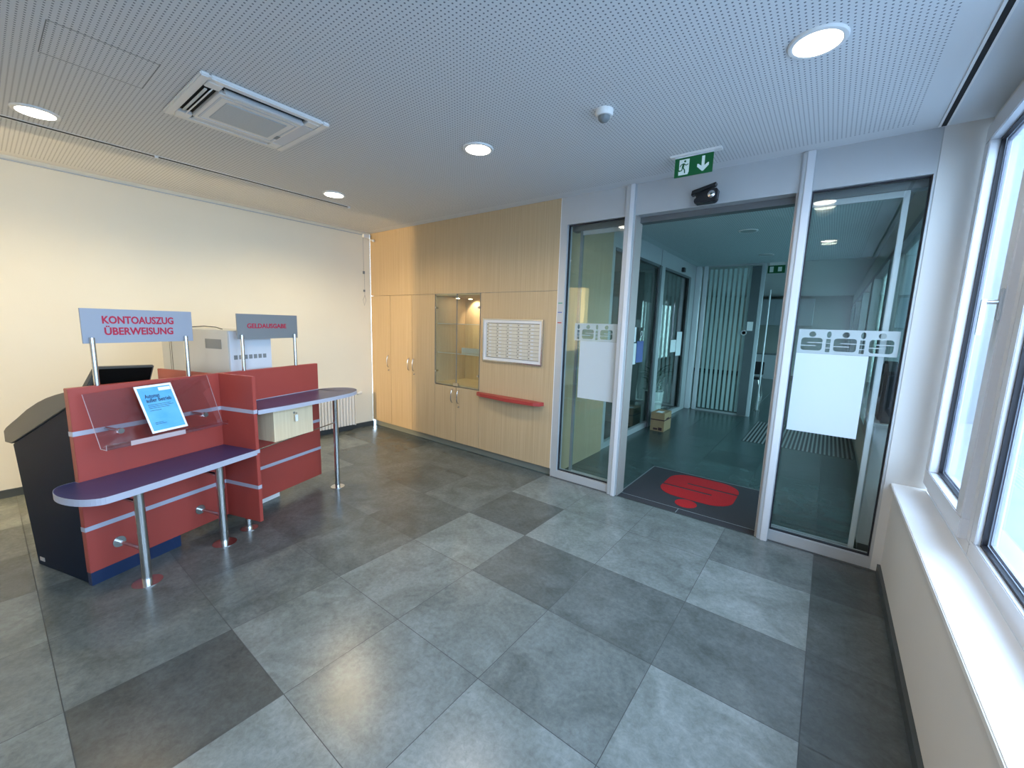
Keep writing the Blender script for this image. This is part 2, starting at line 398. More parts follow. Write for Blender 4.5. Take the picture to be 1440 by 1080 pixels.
# wall behind the cupboards and the end of the wall right of the glass front
struct('wall_back', bx(-.15, 3.3, .62, .72, 0, H+.1), M['office_grey'])
# slots in the ceiling
def slot(name, x, y0, y1, w, label):
    t = thing(name, label, 'ceiling rail', (x, y0, H))
    build('dark_groove', bx(-w/2, w/2, 0, y1-y0, -.004, .001), M['dark_void'], t)
    build('rim', G().box(-w/2-.012, -w/2, 0, y1-y0, -.006, 0).box(w/2, w/2+.010, 0, y1-y0, -.0045, 0), M['white_plastic'], t)
    return t
t = slot('curtain_rail', 1.085, -5.3, -.98, .034, 'long dark recessed ceiling rail near the cream wall, with white clips')
for yy in (4.315, 2.62): build('clip', bx(-.016, .016, yy-.012, yy+.012, -.016, -.003), M['white_plastic'], t)
slot('slot_diffuser', 5.992, -5.3, -.02, .024, 'long dark ceiling slot running parallel to the windows')
tt = thing('access_panel', 'square perforated access hatch flush in the ceiling left of the air conditioner', 'hatch', (2.33, -3.39, H))
for a in ((0, .37, 0, .003), (0, .37, .39, .393), (0, .003, 0, .393), (.37, .373, 0, .393)):
    pass
build('seam', G().box(0, .38, 0, .004, -.001, 0).box(0, .38, .39, .394, -.001, 0).box(0, .004, 0, .394, -.001, 0).box(.376, .38, 0, .394, -.001, 0), M['machine_dark'], tt)

# ---------------------------------------------------------------- right wall with windows
WX = 6.05
struct('wall_right', G().box(WX, 6.32, -5.9, 0.02, 0, .64), M['white_wall'])
struct('wall_right_reveal', G().box(6.0, 6.205, -.005, .09, 0, H), M['white_wall'], bevel=0)
struct('wall_right_end', G().box(6.05, 6.32, -5.9, -5.4, .64, H), M['white_wall'])
struct('baseboard_right', bx(WX-.018, WX, -5.4, 0, 0, .065), M['skirting'])
sl = build('window_sill', bx(WX-.02, 6.2, -5.4, -.005, .635, .662), M['sill'], bevel=.004)
sl['kind'] = 'structure'; sl.name = 'trim_3'
struct('wall_right_lintel', bx(6.2, 6.32, -5.4, -.005, 2.88, H), M['white_wall'])
def window(n, y1, y0, opening):
    """y1 > y0; frame face at x = 6.2"""
    w = sempty('window_%d' % n, (6.2, y0, .66))
    L = y1-y0; Ht = 2.88-.66
    def ring(a, b, c, d, wd, x0, x1):
        return G().box(x0, x1, a, b, c, c+wd).box(x0, x1, a, b, d-wd, d).box(x0, x1, a, a+wd, c+wd, d-wd).box(x0, x1, b-wd, b, c+wd, d-wd)
    build('frame', ring(0, L, 0, Ht, .065, 0, .07), M['alu_white'], w, bevel=.003)
    if opening:
        s = build('sash', ring(.05, L-.045, .06, Ht-.04, .10, -.030, .06), M['alu_white'], w, bevel=.004)
        a, b, c, d = .15, L-.145, .16, Ht-.14
    else:
        s = build('glazing_bead', ring(.045, L-.045, .045, Ht-.045, .05, -.006, .06), M['alu_white'], w, bevel=.003)
        a, b, c, d = .095, L-.095, .095, Ht-.095
    build('gasket', ring(a-.002, b+.002, c-.002, d+.002, .014, .012, .03), M['gasket'], s)
    build('spacer', ring(a+.012, b-.012, c+.012, d-.012, .016, .034, .05), M['lilac'], s)
    build('pane', bx(.028, .032, a, b, c, d), M['glass_clear'], w)
    if opening:
        h = G().box(-.042, -.030, .022+.03, .052+.03, 1.07, 1.21)
        ho = build('window_handle', h, M['alu'], s, bevel=.004)
        hh = G().tube([(-.042, .067, 1.15), (-.082, .067, 1.15)], .010, 14)
        hh.box(-.094, -.078, .056, .078, 1.005, 1.162)
        gg = build('grip', hh, M['steel'], ho, bevel=.002)
    return w
window(1, -.03, -1.03, True)
window(2, -1.03, -2.9, False)
window(3, -2.9, -3.88, True)
window(4, -3.88, -5.4, False)

# outside
struct('ground_outside', bx(6.33, 30, -14, 20, -.25, -.15), M['pavement'])
fac = build('neighbour_building', bx(6.7, 18, 9.0, 9.4, -.15, 6.0), M['facade'])
tag(fac, 'pale building wall across the yard, seen blurred through the window panes', 'building')
lo = thing('louvre_vent', 'grey ribbed vent in the pale wall outside the right window', 'vent', (10.2, 9.0, .2))
lv = G()
for k in range(14): lv.box(0, 1.3, -.05, 0, .07*k, .07*k+.045)
build('louvre', lv, M['louvre'], lo)
for k, x_ in enumerate((7.25, 8.6)):
    tag(build('downpipe', G().tube([(x_, 8.93, -.15), (x_, 8.93, 6)], .06, 14), M['machine'], None, smooth=True), ('grey downpipe nearest the window edge' if k == 0 else 'grey downpipe further from the window edge')+' on the pale wall outside', 'pipe')

# ---------------------------------------------------------------- cupboard wall (beech)
s = [0, .479, .967, 1.442, 1.848, 2.247, 3.312]
HS = 2.008; ZB = .092
def handle(par, x, zc, key=True, h=.17):
    pts = [(x, -.002, zc-h/2)] + [(x, -.035*math.sin(math.pi*t)**.6, zc-h/2*math.cos(math.pi*t)) for t in (.08, .2, .35, .5, .65, .8, .92)] + [(x, -.002, zc+h/2)]
    build('handle', G().tube(pts, .006, 10), M['steel'], par, smooth=True)
    if key:
        build('lock', G().tube([(x+.006, .001, zc-h/2-.045), (x+.006, -.006, zc-h/2-.045)], .009, 14).box(x+.0045, x+.0075, -.024, -.006, zc-h/2-.055, zc-h/2-.038), M['steel'], par)
g_ = .003
def cupboard(x0, x1, seams, label, z0=ZB, z1=HS, handles=()):
    t = thing('tall_cupboard' if z1 > 1.5 else 'base_cupboard', label, 'cupboard', (0, 0, 0))
    build('carcass', bx(x0+.001, x1-.001, .02, .6, z0, z1-.001), M['gap_shade'], t)
    e = [x0]+seams+[x1]
    for i in range(len(e)-1):
        d = build('door', bx(e[i]+g_, e[i+1]-g_, 0, .019, z0, z1-g_), M['beech'], t)
        handle(d, *handles[i])
    return t
cupboard(s[0], s[1], [], 'tall single-door beech cupboard in the corner beside the cream wall', handles=[(.425, 1.045, True)])
cupboard(s[1], s[3], [s[2]], 'tall two-door beech cupboard left of the glass display cabinet', handles=[(.905, 1.04, False), (1.01, 1.04, True)])
cupboard(s[3], s[5], [s[4]], 'low two-door beech cupboard under the glass display cabinet', z1=.826, handles=[(1.785, .70, False), (1.895, .70, True)])
for x0, x1, lb in ((0, 1.442, 'left beech veneer panel above the tall cupboards'), (1.442, 3.312, 'wide right beech veneer panel above the display cabinet and letterboxes')):
    tag(build('fascia_panel', bx(x0+g_*.5, x1-g_*.5, 0, .6 if x1 < 2 else .019, HS+.001, H-.002), M['beech'], None), lb, 'panel')
# panel with the letterboxes, red shelf: a frame around the recess
mp = thing('letterbox_wall_panel', 'beech wall panel around the letterbox unit beside the glass front', 'panel')
g = G().box(s[5]+g_, 3.312, 0, .02, ZB, 1.225).box(s[5]+g_, 3.312, 0, .02, 1.69, HS-g_).box(s[5]+g_, 2.325, 0, .02, 1.225, 1.69).box(3.145, 3.312, 0, .02, 1.225, 1.69)
build('veneer_board', g, M['beech'], mp)
build('edge_strip', bx(3.3122, 3.318, -.001, .05, ZB, H-.002), M['white_plastic'], mp)
struct('baseboard_back', bx(0, 3.29, .05, .06, 0, ZB), M['kick'])
# letterbox unit
lb = thing('letterbox_unit', 'silver-framed letterbox unit with fifty small numbered doors in the beech wall', 'letterboxes')
fx0, fx1, fz0, fz1 = 2.305, 3.162, 1.207, 1.705
def ringy(x0, x1, z0, z1, w, y0, y1):
    return G().box(x0, x1, y0, y1, z0, z0+w).box(x0, x1, y0, y1, z1-w, z1).box(x0, x0+w, y0, y1, z0+w, z1-w).box(x1-w, x1, y0, y1, z0+w, z1-w)
build('outer_frame', ringy(fx0, fx1, fz0, fz1, .014, -.022, .0), M['steel'], lb)
build('inner_frame', ringy(fx0+.014, fx1-.014, fz0+.014, fz1-.014, .032, -.014, .02), M['alu_white'], lb)
M['boxdoor'] = mat('pale_metal_letterbox_door', (.62, .61, .55), .35, metal=.25, noise=.04)
build('backing', bx(fx0+.046, fx1-.046, .018, .022, fz0+.046, fz1-.046), M['dark_void'], lb)
gx0, gx1, gz0, gz1 = fx0+.050, fx1-.050, fz0+.050, fz1-.050
cw = (gx1-gx0)/5; rh = (gz1-gz0)/10
for r in range(10):
    for c in range(5):
        a = gx0+c*cw; z = gz1-(r+1)*rh
        d = build('letterbox_door', bx(a+.0015, a+cw-.0015, -.004, .010, z+.0015, z+rh-.0015), M['boxdoor'], lb)
        build('lock', G().tube([(a+.02, -.004, z+rh/2), (a+.02, -.009, z+rh/2)], .006, 10), M['alu_dark'], d)
        build('name_plate', bx(a+.042, a+.075, -.0055, -.004, z+rh*.35, z+rh*.68), M['machine_pale'], d)
# red shelf, tapering outline
rs = G().prism([(2.236, -.002), (3.205, -.002), (3.19, -.075), (3.13, -.105), (2.75, -.13), (2.34, -.09), (2.25, -.05)], .775, .815, 'z')
tag(build('red_wall_shelf', rs, M['red_shelf'], None, bevel=.003), 'narrow red shelf on the beech panel below the letterboxes', 'shelf')
# display cabinet
dc = thing('display_cabinet', 'glass-doored display cabinet with two glass shelves and lit spots inside', 'display cabinet')
a, b, z0, z1 = s[3]+.003, s[5]-.003, .832, HS-.004
build('carcass', G().box(a, b, .55, .568, z0, z1).box(a, a+.018, .01, .55, z0, z1).box(b-.018, b, .01, .55, z0, z1).box(a, b, .01, .55, z0, z0+.02).box(a, b, .01, .55, z1-.02, z1), M['beech_in'], dc)
for z in (1.247, 1.625):
    build('glass_shelf', bx(a+.019, b-.019, .03, .545, z, z+.008), M['showcase_glass'], dc)
    build('shelf_edge', bx(a+.019, b-.019, .028, .030, z, z+.008), M['grille'], dc)
for k, (p, q) in enumerate(((a, s[4]-.002), (s[4]+.002, b))):
    d = build('glass_door', bx(p, q, -.002, .004, z0, z1), M['showcase_glass'], dc)
    build('door_edge', G().box(p, p+.003, -.003, .005, z0, z1).box(q-.003, q, -.003, .005, z0, z1).box(p, q, -.003, .005, z0, z0+.003), M['machine_dark'], d)
    hx = p+.02 if k == 0 else q-.02
    for zz in (z0+.17, z1-.17):
        build('hinge', G().tube([(hx, -.01, zz), (hx, .03, zz)], .014, 14), M['steel'], d, smooth=True)
build('lock', bx(s[4]-.045, s[4]+.045, -.014, -.003, z0+.004, z0+.045), M['steel'], dc, bevel=.002)
for cx, cy_, rt in ((1.60, .26, (0, -.5, 0)), (1.68, .42, (.6, 0, 0)), (2.05, .30, (.5, 0, 0))):
    light('display_spot', 'SPOT', (cx, cy_, z1-.045), 7, (1, .74, .48), .012, rt, spot=1.9)
    sp = build('spotlight', G().lathe([(.03, z1-.036), (.034, z1-.032), (.034, z1-.02)], cx, cy_, 20), M['steel'], dc, smooth=True)
    build('bulb', G().lathe([(.001, z1-.040), (.022, z1-.0385), (.024, z1-.036)], cx, cy_, 16), M['halogen'], sp)
pp = build('paper_notice', bx(1.74, 2.12, .20, .202, 1.256, 1.32), M['grille'], None, bevel=0)
tag(pp, 'small pale sheet standing on the lower glass shelf of the display cabinet', 'paper')

# things at the corner of the cream wall
cb = thing('blind_bracket', 'white blind bracket with rod and hanging cord in the top left room corner', 'bracket', (0.0, -.09, 2.84))
build('bracket_plate', bx(0, .05, -.04, .05, 0, .045), M['white_plastic'], cb, bevel=.004)
build('rod', G().tube([(.04, .03, .0), (.09, .045, -.03), (.135, .06, -.035)], .006, 10).lathe([(.004, -.062), (.016, -.055), (.02, -.045), (.016, -.030), (.004, -.026)], .135, .055, 16), M['white_plastic'], cb, smooth=True)
build('cord', G().tube([(.012, -.03, 0), (.012, -.03, -.35), (.014, -.03, -.50)], .0018, 6).tube([(.012, -.02, -.50), (.012, -.02, -.83), (.012, -.05, -.9), (.012, -.03, -.98), (.012, 0, -.9), (.012, -.02, -.83)], .0018, 6), M['machine_dark'], cb)
build('cord_clip', G().box(0, .018, -.04, -.015, -.52, -.48).box(0, .018, -.036, -.015, -.78, -.75), M['machine_dark'], cb)

# radiator
rd = thing('radiator', 'white ribbed panel radiator on the cream wall behind the counter', 'radiator', (0, -1.35, 0))
g = G()
y = 0
while y < .97:
    g.prism([(.095, y+.004), (.105, y+.012), (.105, y+.034), (.095, y+.042), (.06, y+.042), (.06, y+.004)], .09, .565, 'z'); y += .0465
build('ribbed_panel', g, M['radiator'], rd)
build('body', G().box(.035, .062, 0, .98, .085, .57).box(.03, .11, -.003, .0, .08, .58).box(.03, .11, .98, .985, .08, .58).box(.03, .11, 0, .98, .568, .578), M['radiator'], rd)
build('wall_bracket', G().box(.001, .036, .12, .15, .12, .53).box(.001, .036, .82, .85, .12, .53), M['radiator'], rd)
build('valve', G().tube([(.07, .985, .545), (.07, 1.06, .545)], .010, 12).tube([(.07, 1.04, .545), (.07, 1.11, .56)], .021, 14), M['white_plastic'], rd, smooth=True)

# ---------------------------------------------------------------- ceiling fittings
def downlight(x, y, label, watt=72, group='round recessed ceiling lights that are switched on', lit=True, r=.112):
    t = thing('ceiling_downlight', label, 'ceiling light', (x, y, H), 0, group)
    build('ring', G().lathe([(r*.80, .0), (r*.80, -.010), (r*.86, -.013), (r*.97, -.010), (r, -.004), (r, 0)], 0, 0, 40), M['white_plastic'], t, smooth=True)
    build('diffuser', G().lathe([(.001, -.011), (r*.80, -.011), (r*.80, -.008)], 0, 0, 40), M['diffuser'] if lit else M['lampglass'], t)
    if lit:
        l_ = light('downlight_bulb', 'SPOT', (0, 0, -.02), watt, (1, .77, .44) if watt > 50 else (1, .88, .72), .08, (0, 0, 0), spot=2.75); l_.parent = t
    return t
downlight(5.405, -1.335, 'lit round ceiling light above the glass doors, largest and nearest in view', 26)
downlight(3.40, -1.335, 'lit round ceiling light between the air conditioner and the round motion detector', 45)
downlight(1.40, -1.335, 'lit round ceiling light farthest back, near the beech wall corner')
downlight(1.37, -3.34, 'lit round ceiling light at the left edge, beside the ceiling rail', 52)
downlight(3.40, -3.34, 'lit round ceiling light behind the air conditioner, above the picture', 45)
downlight(5.43, -3.45, 'lit round ceiling light above the camera, mirrored in the glass', 26)
downlight(4.62, 2.40, 'unlit round ceiling light nearer the doors in the vestibule', 0, 'unlit vestibule ceiling lights', False)
downlight(4.61, 4.39, 'unlit round ceiling light at the far end of the vestibule', 0, 'unlit vestibule ceiling lights', False)
downlight(4.9, 8.0, 'unlit round ceiling light in the hall beyond the vestibule', 0, 'unlit vestibule ceiling lights', False)

ac = thing('air_conditioner', 'square white four-way ceiling cassette air conditioner', 'air conditioner', (2.49, -2.513, H))
h = .352
def fourframe(o, i, z0, z1): return G().box(-o, o, -o, -i, z0, z1).box(-o, o, i, o, z0, z1).box(-o, -i, -i, i, z0, z1).box(i, o, -i, i, z0, z1)
build('outer_plate', fourframe(h, .305, -.022, 0), M['white_plastic'], ac, bevel=.006)
build('middle_plate', G().box(-.232, .232, -.232, .232, -.030, -.004).box(-.305, -.232, -.305, -.232, -.024, -.004).box(.232, .305, .232, .305, -.024, -.004).box(-.305, -.232, .232, .305, -.024, -.004).box(.232, .305, -.305, -.232, -.024, -.004), M['white_plastic'], ac, bevel=.003)
build('intake_grille', bx(-.15, .15, -.17, .17, -.035, -.029), M['grille'], ac, bevel=.002)
build('grille_frame', G().box(-.2, .2, -.215, -.205, -.033, -.029).box(-.2, .2, .205, .215, -.033, -.029).box(-.2, -.193, -.205, .205, -.033, -.029).box(.193, .2, -.205, .205, -.033, -.029), M['machine_pale'], ac)
build('air_slot', G().box(-.225, .225, -.305, -.232, -.006, -.003).box(-.225, .225, .232, .305, -.006, -.003).box(-.305, -.232, -.225, .225, -.006, -.003).box(.232, .305, -.225, .225, -.006, -.003), M['dark_void'], ac)
def flap(cx, cy, sx, sy, tilt, lab=None):
    f = build('air_flap', bx(-sx, sx, -sy, sy, -.003, .003), M['white_plastic'] if not lab else M['machine_pale'], ac, loc=(cx, cy, -.020)); f.rotation_euler = tilt; return f
flap(.262, 0, .028, .215, (0, .95, 0)); flap(-.268, 0, .036, .22, (0, .15, 0), 1); flap(0, -.262, .215, .024, (.9, 0, 0)); flap(0, .268, .22, .036, (-.08, 0, 0), 1)
flap(.240, 0, .006, .215, (0, 0, 0)); flap(0, -.285, .2, .006, (0, 0, 0))
build('display_label', bx(-.03, .03, .178, .198, -.036, -.033), M['machine_dark'], ac, loc=(-.09, .02, 0))

sd = thing('smoke_detector', 'small white ceiling motion detector with a grey dome', 'detector', (4.39, -1.318, H))
build('base', G().lathe([(.052, 0), (.052, -.022), (.046, -.034), (.02, -.036)], 0, 0, 32), M['white_plastic'], sd, smooth=True)
build('dome', G().lathe([(.036, -.034), (.033, -.050), (.022, -.062), (.002, -.066)], 0, 0, 28), M['machine_dark'], sd, smooth=True)

# exit sign
def s_body(w, hh, slot, r=None):
    """outline of the emblem body: rounded block with an upper slot from the right and a lower slot from the left"""
    r = r or hh*.22
    yu = hh*.62; yl = hh*.38; sw = slot/2; inr = w*.30
    p = []
    p += arc(r, r, r, r, 180, 270, 6) + arc(w-r, r, r, r, 270, 360, 6)
    p += [(w, yu-sw), (inr, yu-sw), (inr, yu+sw), (w, yu+sw)]
    p += arc(w-r, hh-r, r, r, 0, 90, 6) + arc(r, hh-r, r, r, 90, 180, 6)
    p += [(0, yl+sw), (w-inr, yl+sw), (w-inr, yl-sw), (0, yl-sw)]
    q = []
    for a_ in p:
        if not q or abs(a_[0]-q[-1][0])+abs(a_[1]-q[-1][1]) > 1e-6: q.append(a_)
    return q
ex = thing('exit_sign', 'green emergency exit sign with running figure and down arrow above the doors', 'exit sign', (4.54, -.42, 2.76))
build('ceiling_mount', G().box(-.035, .315, -.028, .028, .140, .154), M['white_plastic'], ex, bevel=.003)
build('panel', bx(0, .262, -.004, .004, 0, .131), M['green'], ex)
build('light_strip', bx(0, .262, -.008, .008, .131, .141), M['alu_white'], ex)
fm = frame_mat((0, -.0046, 0), (1, 0, 0), (0, 0, 1))
flat('door_symbol', [[(.03, .012), (.095, .012), (.102, .03), (.102, .118), (.032, .118), (.032, .05), (.040, .045), (.028, .042)]], .0008, M['signwhite'], ex, fm)
fm2 = frame_mat((0, -.0056, 0), (1, 0, 0), (0, 0, 1))
def limb(pts, w):
    out = []; back = []
    for i, p in enumerate(pts):
        a_ = pts[max(i-1, 0)]; b_ = pts[min(i+1, len(pts)-1)]; dx, dy = b_[0]-a_[0], b_[1]-a_[1]; l = math.hypot(dx, dy)
        out.append((p[0]-dy/l*w/2, p[1]+dx/l*w/2)); back.append((p[0]+dy/l*w/2, p[1]-dx/l*w/2))
    return out+back[::-1]
fig = [arc(.072, .104, .0075, .0075, 0, 350, 14), limb([(.064, .091), (.058, .062)], .015), limb([(.062, .088), (.045, .083), (.038, .070)], .006),
       limb([(.066, .089), (.080, .076), (.096, .083)], .006), limb([(.057, .064), (.052, .044), (.030, .040)], .008), limb([(.060, .062), (.072, .044), (.074, .022)], .008)]
for i, lp in enumerate(fig):
    if i == 0: rm = flat('running_figure', [lp], .0008, M['green'], ex, fm2)
    else:
        o2 = flat('x', [lp], .0008, M['green'], None, fm2); bm = bmesh.new(); bm.from_mesh(rm.data); bm.from_mesh(o2.data); bm.to_mesh(rm.data); bm.free(); bpy.data.objects.remove(o2)
aw = flat('arrow', [[(.187, .118), (.187, .052), (.166, .068), (.158, .068), (.158, .050), (.193, .016), (.201, .016), (.236, .050), (.236, .068), (.228, .068), (.207, .052), (.207, .118)]], .0008, M['signwhite'], ex, fm)

# door sensor above opening
ds = thing('door_sensor', 'black tape-wrapped motion sensor over the sliding doors', 'sensor', (4.69, -.035, 2.645))
build('housing', G().prism([(-.075, 0), (-.085, .03), (-.06, .05), (-.09, .075), (.07, .10), (.09, .09), (.085, .01), (.06, -.002)], -.075, 0, 'y'), M['black'], ds, bevel=.006)
build('top_flap', G().prism([(-.11, .070), (.065, .125), (.07, .145), (-.105, .105)], -.06, .0, 'y'), M['black'], ds, bevel=.002)
build('lens_film', G().lathe([(.001, 0), (.02, .004), (.032, .012), (.036, .022)], 0, 0, 18), M['chrome'], ds, smooth=True, loc=(.045, -.083, .05)).rotation_euler = (-1.45, .1, 0)

# ---------------------------------------------------------------- glass front (door_1)
d1 = sempty('door_1', (0, 0, 0))
ZG0, ZG1 = .088, 2.648
fr = G()
fr.box(3.318, 3.395, 0, .10, 0, H).box(5.986, 6.05, 0, .10, 0, H)            # jambs
fr.box(3.395, 4.0, 0, .10, 0, ZG0).box(5.378, 5.986, 0, .10, 0, ZG0)         # bottom rails
fr.box(3.395, 4.0, 0, .10, ZG1, H).box(5.378, 5.986, 0, .10, ZG1, H).box(4.089, 5.30, .0, .10, ZG1, H)
build('frame', fr, M['alu'], d1)
build('baseline', G().box(3.33, 4.0, -.006, 0, 0, .012).box(5.378, 6.04, -.006, 0, 0, .012), M['alu_dark'], d1)
for xa, xb in ((4.0, 4.089), (5.30, 5.378)):
    p = build('post', bx(xa, xb, -.025, .10, 0, H-.001), M['alu'], d1, bevel=.006)
    build('post_ridge', bx(xa+(.045 if xa < 5 else .028), xa+(.083 if xa < 5 else .074), -.032, -.024, .0, H-.002), M['alu_white'], p, bevel=.003)
build('post_liner', G().box(4.089, 4.101, .004, .16, .002, ZG1).box(5.284, 5.30, .004, .16, .002, ZG1), M['beige_alu'], d1)
for xa, xb in ((3.395, 4.0), (5.378, 5.986)):
    w = build('side_pane', bx(xa+.008, xb-.008, .040, .046, ZG0+.008, ZG1-.008), M['glass'], d1)
    build('gasket', ringy(xa, xb, ZG0, ZG1, .009, .03, .056), M['gasket'], w)
build('track_cover', G().box(3.40, 4.0, .102, .19, 2.60, H).box(4.0, 5.38, .102, .19, 2.60, H).box(5.38, 6.0, .102, .19, 2.60, H), M['alu_dark'], d1)
for xa, xb, lead in ((3.478, 4.085, 3.478), (5.302, 5.905, 5.905)):
    lf = build('sliding_leaf', G().box(xa, xb, .128, .152, .012, .085).box(xa, xb, .128, .152, 2.56, 2.60), M['alu'], d1)
    if lead == xa: build('leaf_stile', bx(xa, xa+.028, .122, .158, .012, 2.6), M['machine_dark'], lf, bevel=.004)
    else: build('leaf_stile', bx(xb-.032, xb, .122, .158, .012, 2.6), M['alu_white'], lf, bevel=.004)
    build('leaf_pane', bx(xa+.03, xb-.03, .137, .143, .085, 2.56), M['glass'], lf)
# frosted emblem bands on the panes
def band(name, x0, x1, xs_logo, xs_gap, label):
    z0, z1 = 1.506, 1.679; out = [(x0, z0), (x1, z0), (x1, z1), (x0, z1)]; loops = [out]
    for (a_, b_) in xs_logo:
        w_ = b_-a_; loops.append([(a_+p[0], z0+.020+p[1]) for p in s_body(w_, .093, .006, .02)])
        cx = (a_+b_)/2; loops.append([(cx+q[0], z0+.138+q[1]) for q in arc(0, 0, .0205, .0205, 0, 340, 16)])
    for (a_, b_) in xs_gap:
        for k in range(3): loops.append([(a_, z0+.012+k*.033), (b_, z0+.012+k*.033), (b_, z0+.040+k*.033), (a_, z0+.040+k*.033)])
        r_ = (b_-a_)/2; loops.append([((a_+b_)/2+q[0]*1.0, z0+.138+q[1]) for q in arc(0, 0, r_, .024, 0, 340, 14)])
    o = flat(name, loops, .0006, M['frost'], d1, frame_mat((0, .0385, 0), (1, 0, 0), (0, 0, 1)))
    return o
band('frosted_band', 5.405, 5.962, [(5.426, 5.553), (5.618, 5.745), (5.812, 5.938)], [(5.573, 5.600), (5.762, 5.790)], '')
band('frosted_band', 3.515, 3.99, [(3.60, 3.73), (3.80, 3.93)], [(3.545, 3.572), (3.75, 3.775)], '')
# taped sheets
pr = build('white_poster', bx(5.405, 5.818, .0360, .0372, .914, 1.504), M['paper_back'], None)
tag(pr, 'large blank white sheet taped inside the right-hand glass panel below the emblem band', 'poster')
pl = build('white_poster', G().box(3.585, 3.985, .0360, .0372, .918, 1.504), frosted('thin_paper_on_glass', (.78, .83, .88), .72), None)
tag(pl, 'thin translucent white sheet taped on the left glass panel beside the beech wall', 'poster')
# coloured height marks on left jamb
for z, mm, nm in ((1.874, 'marker_green', 'green'), (1.78, 'marker_blue', 'blue'), (1.674, 'marker_red', 'red')):
    build('height_mark', bx(3.328, 3.376, -.0012, .0002, z, z+.010), M[mm], d1)

# vestibule mat, flush with the floor
mt = thing('door_mat', 'charcoal entrance mat with a red emblem between the sliding doors', 'door mat', (4.08, .02, 0))
build('carpet', bx(0, 1.235, .10, 1.13, -.004, .002), M['mat_grey'], mt)
build('threshold_strip', bx(0, 1.235, 0, .10, -.004, .001), M['mat_grey'], mt)
build('edge_trim', G().box(-.0, .012, 0, 1.13, -.003, .004).box(0, 1.235, 1.118, 1.13, -.003, .004).box(.012, 1.235, .094, .100, -.003, .0035).box(.575, .581, 0, .094, -.003, .0035), M['mat_edge'], mt)
sb = s_body(.69, .70, .036, .21)
emb = flat('emblem_body', [[(p[0], p[1]) for p in sb]], .003, M['mat_red'], mt, frame_mat((.265+.69, .375+.70, .0035), (-1, 0, 0), (0, -1, 0)))
flat('emblem_dot', [arc(0, 0, .098, .098, 0, 345, 24)], .003, M['mat_red'], mt, frame_mat((.60, .255, .0035), (1, 0, 0), (0, 1, 0)))

# ---------------------------------------------------------------- vestibule
struct('wall_vestibule_left', bx(3.22, 3.298, .10, 1.27, 0, H), M['office_grey'])
tag(build('beech_side_panel', bx(3.298, 3.318, .101, 1.268, .0, H-.002), M['beech'], None), 'beech veneer panel lining the vestibule wall behind the left glass panel', 'panel')
d2 = sempty('door_2', (0, 0, 0))
g = G().box(3.24, 3.30, 1.27, 1.385, 0, H).box(3.24, 3.31, 3.16, 3.36, 0, H).box(3.24, 3.30, 4.93, 5.30, 0, H)
g.box(3.24, 3.30, 1.385, 3.16, 0, .085).box(3.24, 3.30, 3.36, 4.93, 0, .085).box(3.24, 3.30, 1.385, 3.16, 2.65, H).box(3.24, 3.30, 3.36, 4.93, 2.65, H)
build('frame', g, M['alu'], d2)
build('rail', G().box(3.300, 3.312, 1.385, 3.16, 2.62, 2.66).box(3.300, 3.312, 3.36, 4.93, 2.62, 2.66).box(3.302, 3.325, 3.06, 3.16, .0, 2.65).box(3.302, 3.315, 4.80, 4.93, .085, 2.65), M['alu_dark'], d2)
build('pane', bx(3.268, 3.274, 1.385, 3.16, .085, 2.65), M['glass'], d2)
build('pane', bx(3.268, 3.274, 3.36, 4.93, .085, 2.65), M['glass'], d2)
tag(build('door_sensor', bx(3.30, 3.35, 4.29, 4.39, 2.69, 2.77), M['black'], None, bevel=.005), 'small black sensor above the far glass door in the vestibule', 'sensor')
def notice(y0, y1, z0, z1, label, m='paper'):
    tag(build('paper_notice', bx(3.2745, 3.2755, y0, y1, z0, z1), M[m], None), label, 'notice')
notice(2.13, 2.40, 1.10, 1.42, 'white notice on the near vestibule glass door, lowest left')
notice(2.20, 2.36, 1.44, 1.66, 'small white notice above the others on the near vestibule glass door')
notice(2.42, 2.70, 1.12, 1.45, 'dark blue photo poster on the near vestibule glass door', 'marker_blue')
notice(4.10, 4.42, 1.22, 1.45, 'white notice on the far vestibule glass door, left and lower')
notice(4.45, 4.78, 1.14, 1.60, 'white notice on the far vestibule glass door, right and taller')
# round sticker
sg = build('round_sticker', G().lathe([(.045, 0), (.045, .001), (.03, .001), (.03, 0)], 0, 0, 24), M['paper'], None, loc=(3.276, 2.58, 1.56))
sg.rotation_euler = (0, math.pi/2, 0); tag(sg, 'small round white ring sticker on the near vestibule glass door', 'sticker')
# office behind the vestibule doors
struct('wall_office_side', G().box(-.15, 3.24, .72, .8, 0, H+.1).box(-.15, 0, .72, 5.3, 0, H+.1), M['office_grey'])
struct('ceiling_side_office', bx(-.15, 3.24, .72, 5.36, H, H+.1), M['white_wall'])
pt = thing('potted_plant', 'leafy potted plant in a pale pot behind the far vestibule glass door', 'plant', (3.03, 4.15, 0))
build('pot', G().lathe([(.13, 0), (.17, .45), (.175, .46), (.16, .46), (.15, .40)], 0, 0, 24), M['white_plastic'], pt, smooth=True)
build('soil', G().lathe([(.001, .40), (.155, .40), (.155, .395)], 0, 0, 20), M['soil'], pt)
g = G()
for k in range(46):
    a_ = random.uniform(0, 6.28); t0 = random.uniform(.3, 1.15); ln = random.uniform(.18, .42); up = random.uniform(.3, 1.2)
    b0 = Vector((0, 0, .40+random.uniform(0, .45))); dr = Vector((math.cos(a_), math.sin(a_), up)).normalized()*ln; side = Vector((-math.sin(a_), math.cos(a_), 0))*.028
    mid = b0+dr*.6; tip = b0+dr+Vector((0, 0, -.05))
    g.add([b0, mid+side, tip, mid-side, mid+Vector((0, 0, .01))], [(0, 1, 4), (1, 2, 4), (2, 3, 4), (3, 0, 4)])
g.tube([(0, 0, .38), (0, 0, .95)], .014, 8)
